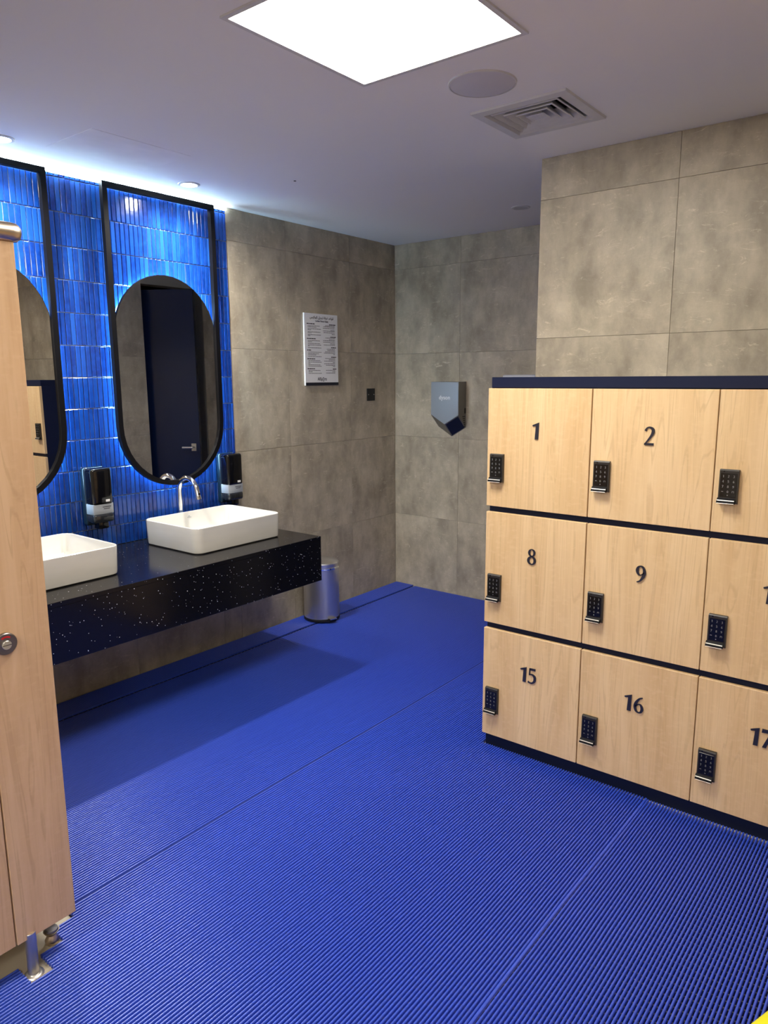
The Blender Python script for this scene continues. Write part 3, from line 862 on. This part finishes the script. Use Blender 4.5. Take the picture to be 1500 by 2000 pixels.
# lock prototypes (local to the door's lower-left front corner at the plane y = 0)
lw, lh = 0.060, 0.116
hous = MB()
hous.prism([(0.0, 0.0), (-0.013, 0.004), (-0.013, lh - 0.004), (-0.010, lh), (0.0, lh)], 'x', 0.0, lw)   # x extrusion, poly (y,z)
hous_me = to_mesh(hous, 'lock_housing')
pan_me = to_mesh(MB().rbox(0.004, lw - 0.005, -0.0148, -0.012, 0.024, lh - 0.012, 0.0008, 1), 'key_panel')
han = MB().prism([(-0.012, 0.001), (-0.026, 0.003), (-0.0245, 0.0085), (-0.0135, 0.020), (-0.012, 0.020)], 'x', -0.002, lw - 0.006)
han_me = to_mesh(han, 'lock_handle')
hpl = MB().add([(-0.001, -0.02635, 0.0028), (lw - 0.007, -0.02635, 0.0028), (lw - 0.007, -0.0205, 0.0138), (-0.001, -0.0205, 0.0138),
                (-0.001, -0.0255, 0.0022), (lw - 0.007, -0.0255, 0.0022), (lw - 0.007, -0.0196, 0.0132), (-0.001, -0.0196, 0.0132)],
               [(0, 1, 2, 3), (7, 6, 5, 4), (0, 4, 5, 1), (1, 5, 6, 2), (2, 6, 7, 3), (3, 7, 4, 0)])
hpl_me = to_mesh(hpl, 'handle_plate')
keys = MB()
for r_, rowc in enumerate(('123', '456', '789', '-0#')):
    for c_, ch in enumerate(rowc):
        kx, kz = 0.0125 + c_ * 0.0165, 0.0935 - r_ * 0.0172
        if ch in GLYPH or ch in POLY: number_mb(ch, 0.0080, 0.0003, kx, -0.0148, kz, keys)
        elif ch == '-': keys.box(kx - 0.003, kx + 0.003, -0.0151, -0.0148, kz - 0.0008, kz + 0.0012)
        else:
            keys.box(kx - 0.003, kx + 0.003, -0.0151, -0.0148, kz + 0.002, kz + 0.003).box(kx - 0.003, kx - 0.002, -0.0151, -0.0148, kz - 0.003, kz + 0.002).box(kx + 0.002, kx + 0.003, -0.0151, -0.0148, kz - 0.003, kz + 0.002)
keys.box(0.0275, 0.0305, -0.0152, -0.0148, 0.0285, 0.0315)
keys_me = to_mesh(keys, 'key_digits')
eye_me = to_mesh(MB().tube([(0.014, -0.0125, lh - 0.0065), (0.014, -0.0136, lh - 0.0065)], 0.0028, 10), 'status_lamp')

dw = CP - 0.0035
for r_, (za, zb_) in enumerate(ROWS):
    hgt = zb_ - za
    door_me = to_mesh(MB().rbox(0, dw, 0, 0.019, 0, hgt, 0.0012, 1), 'door')
    for c_ in range(NC):
        num = str(r_ * 7 + c_ + 1)
        dx = LX + c_ * CP + (0.0 if c_ else -0.001)
        d = link('door', door_me, 'wood', bank, (dx - bank.location.x, LY - bank.location.y, za))
        d['label'] = 'light wood locker door numbered ' + num
        lz = hgt - 0.262 - lh
        for nm, me, mt in (('lock_housing', hous_me, 'lock_body'), ('key_panel', pan_me, 'black_gloss'), ('key_digits', keys_me, 'dim_ink'), ('lock_handle', han_me, 'black_metal'), ('handle_plate', hpl_me, 'handle_metal_glint'), ('status_lamp', eye_me, 'black_gloss')):
            link(nm, me, mt, d, (0.019, 0.0, lz))
        nb = number_mb(num, 0.066, 0.004, 0.214, 0.0, hgt - 0.163)
        link('door_number', to_mesh(nb, 'door_number'), 'digit', d)

# ------------------------------------------------------------------ cubicle at the left edge
KX, KY = 1.56, -3.546
cub = thing('toilet_cubicle', (KX - 0.01, -4.1, 0), 'light wood toilet cubicle front at the left edge', 'cubicle')
pil = part('pilaster', MB().rbox(KX - 0.018, KX, -3.709, KY, 0.12, 1.925, 0.001, 1), 'wood2', cub)
part('door', MB().rbox(KX - 0.020, KX - 0.002, -4.32, -3.7125, 0.12, 1.915, 0.001, 1), 'wood2', cub)
part('pilaster', MB().rbox(KX - 0.018, KX, -4.70, -4.3235, 0.12, 1.925, 0.001, 1), 'wood2', cub)
part('side_panel', MB().rbox(0.012, KX - 0.0185, KY - 0.020, KY - 0.002, 0.12, 1.925, 0.001, 1), 'concrete', cub)
for ya, yb in ((-5.31, -4.7035), (-6.30, -5.69)):  # unseen rest of the row, added to block rear light under the counter
    part('door', MB().rbox(KX - 0.020, KX - 0.002, ya, yb, 0.12, 1.915, 0.001, 1), 'wood2', cub)
part('pilaster', MB().rbox(KX - 0.018, KX, -5.687, -5.3135, 0.12, 1.925, 0.001, 1), 'wood2', cub)
part('pilaster', MB().rbox(KX - 0.018, KX, YN + 0.01, -6.3035, 0.12, 1.925, 0.001, 1), 'wood2', cub)
for yy in (-5.50, -6.70):
    part('leg', MB().lathe(KX - 0.009, yy, [(0.0145, 0.0), (0.0145, 0.133), (0.0140, 0.134)], 20), 'steel', cub, True)
rl = MB()
rz = 1.947
pts = [(KX - 0.009, YN + 0.01, rz), (KX - 0.009, -3.55, rz), (KX - 0.009, -3.536, rz), (KX - 0.009, -3.529, rz), (KX - 0.009, -3.525, rz)]
rl.tube(pts, [0.0235, 0.0235, 0.022, 0.017, 0.008], 20)
part('top_rail', rl, 'champagne', cub, True)
# occupied indicator
ly, lz = -3.662, 0.952
ind = part('lock_disc', MB().tube([(KX - 0.0005, ly, lz), (KX + 0.007, ly, lz), (KX + 0.009, ly, lz)], [0.028, 0.028, 0.026], 36), 'dark_steel', cub, True)
part('coin_turn', MB().tube([(KX + 0.008, ly, lz - 0.002), (KX + 0.0125, ly, lz - 0.002), (KX + 0.0135, ly, lz - 0.002)], [0.0115, 0.0115, 0.0105], 28), 'steel', ind, True)
part('coin_slot', MB().box(KX + 0.0128, KX + 0.0139, ly - 0.011, ly + 0.011, lz - 0.0028, lz - 0.0012), 'black_matte', ind)
arc = MB()
ap = []
for i in range(9):
    a = math.radians(55 + 70 * i / 8)
    ap.append((ly + 0.0165 * math.cos(a), lz + 0.0165 * math.sin(a), ly + 0.0205 * math.cos(a), lz + 0.0205 * math.sin(a)))
arc.loft([[(KX + 0.0086, p[0], p[1]), (KX + 0.0096, p[0], p[1]), (KX + 0.0096, p[2], p[3]), (KX + 0.0086, p[2], p[3])] for p in ap])
part('red_indicator', arc, 'red', ind)
# slotted tubular leg gripping the panel
lgx, lgy = KX - 0.009, -3.672
leg = part('leg', MB().lathe(lgx, lgy, [(0.0145, 0.004), (0.0145, 0.070), (0.0150, 0.071), (0.0150, 0.133), (0.0140, 0.134)], 28), 'steel', cub, True)
part('foot_flange', MB().lathe(lgx, lgy, [(0.026, 0.0), (0.026, 0.003), (0.022, 0.007), (0.0145, 0.009)], 28), 'steel', leg, True)
leg2 = part('leg', MB().lathe(lgx, -4.50, [(0.0145, 0.004), (0.0145, 0.133), (0.0140, 0.134)], 28), 'steel', cub, True)
part('foot_flange', MB().lathe(lgx, -4.50, [(0.026, 0.0), (0.026, 0.003), (0.022, 0.007), (0.0145, 0.009)], 28), 'steel', leg2, True)
leg3 = part('leg', MB().lathe(0.3, KY - 0.011, [(0.0145, 0.0), (0.0145, 0.125)], 20), 'steel', cub, True)
# rounded foot under the side panel
t = thing('door_stop', (1.478, -3.582, 0), 'small round metal door stop on the floor under the cubicle edge', 'door stop')
part('cup', MB().lathe(1.478, -3.582, [(0.016, 0.0), (0.019, 0.004), (0.0195, 0.012), (0.015, 0.022), (0.0125, 0.028), (0.019, 0.036), (0.022, 0.042)], 28), 'champagne', t, True)
part('buffer', MB().lathe(1.478, -3.582, [(0.020, 0.0405), (0.018, 0.047), (0.002, 0.049)], 28), 'dark_steel', t, True)

# ------------------------------------------------------------------ yellow bag at the corner of the picture
bag = thing('sports_bag', (3.397, -2.885, 0.0165), 'bright yellow finely ribbed bag on the blue mat at the bottom right corner', 'bag')
bag.rotation_euler = (0, 0, math.radians(-20))
bm_ = MB().rbox(-0.26, 0.26, -0.13, 0.13, 0.0, 0.16, 0.05, 4)
part_local('shell', bm_, 'yellow', bag, True)
for i in range(38):
    x = -0.20 + i * 0.0108
    part_local('ridge', MB().rbox(x, x + 0.006, -0.085, 0.085, 0.158, 0.1625, 0.001, 1), 'yellow', bag)
part_local('handle', MB().tube([(-0.10, 0.05, 0.158), (-0.10, 0.05, 0.20), (-0.05, 0.05, 0.235), (0.05, 0.05, 0.235), (0.10, 0.05, 0.20), (0.10, 0.05, 0.158)], 0.008, 10), 'black_matte', bag, True)
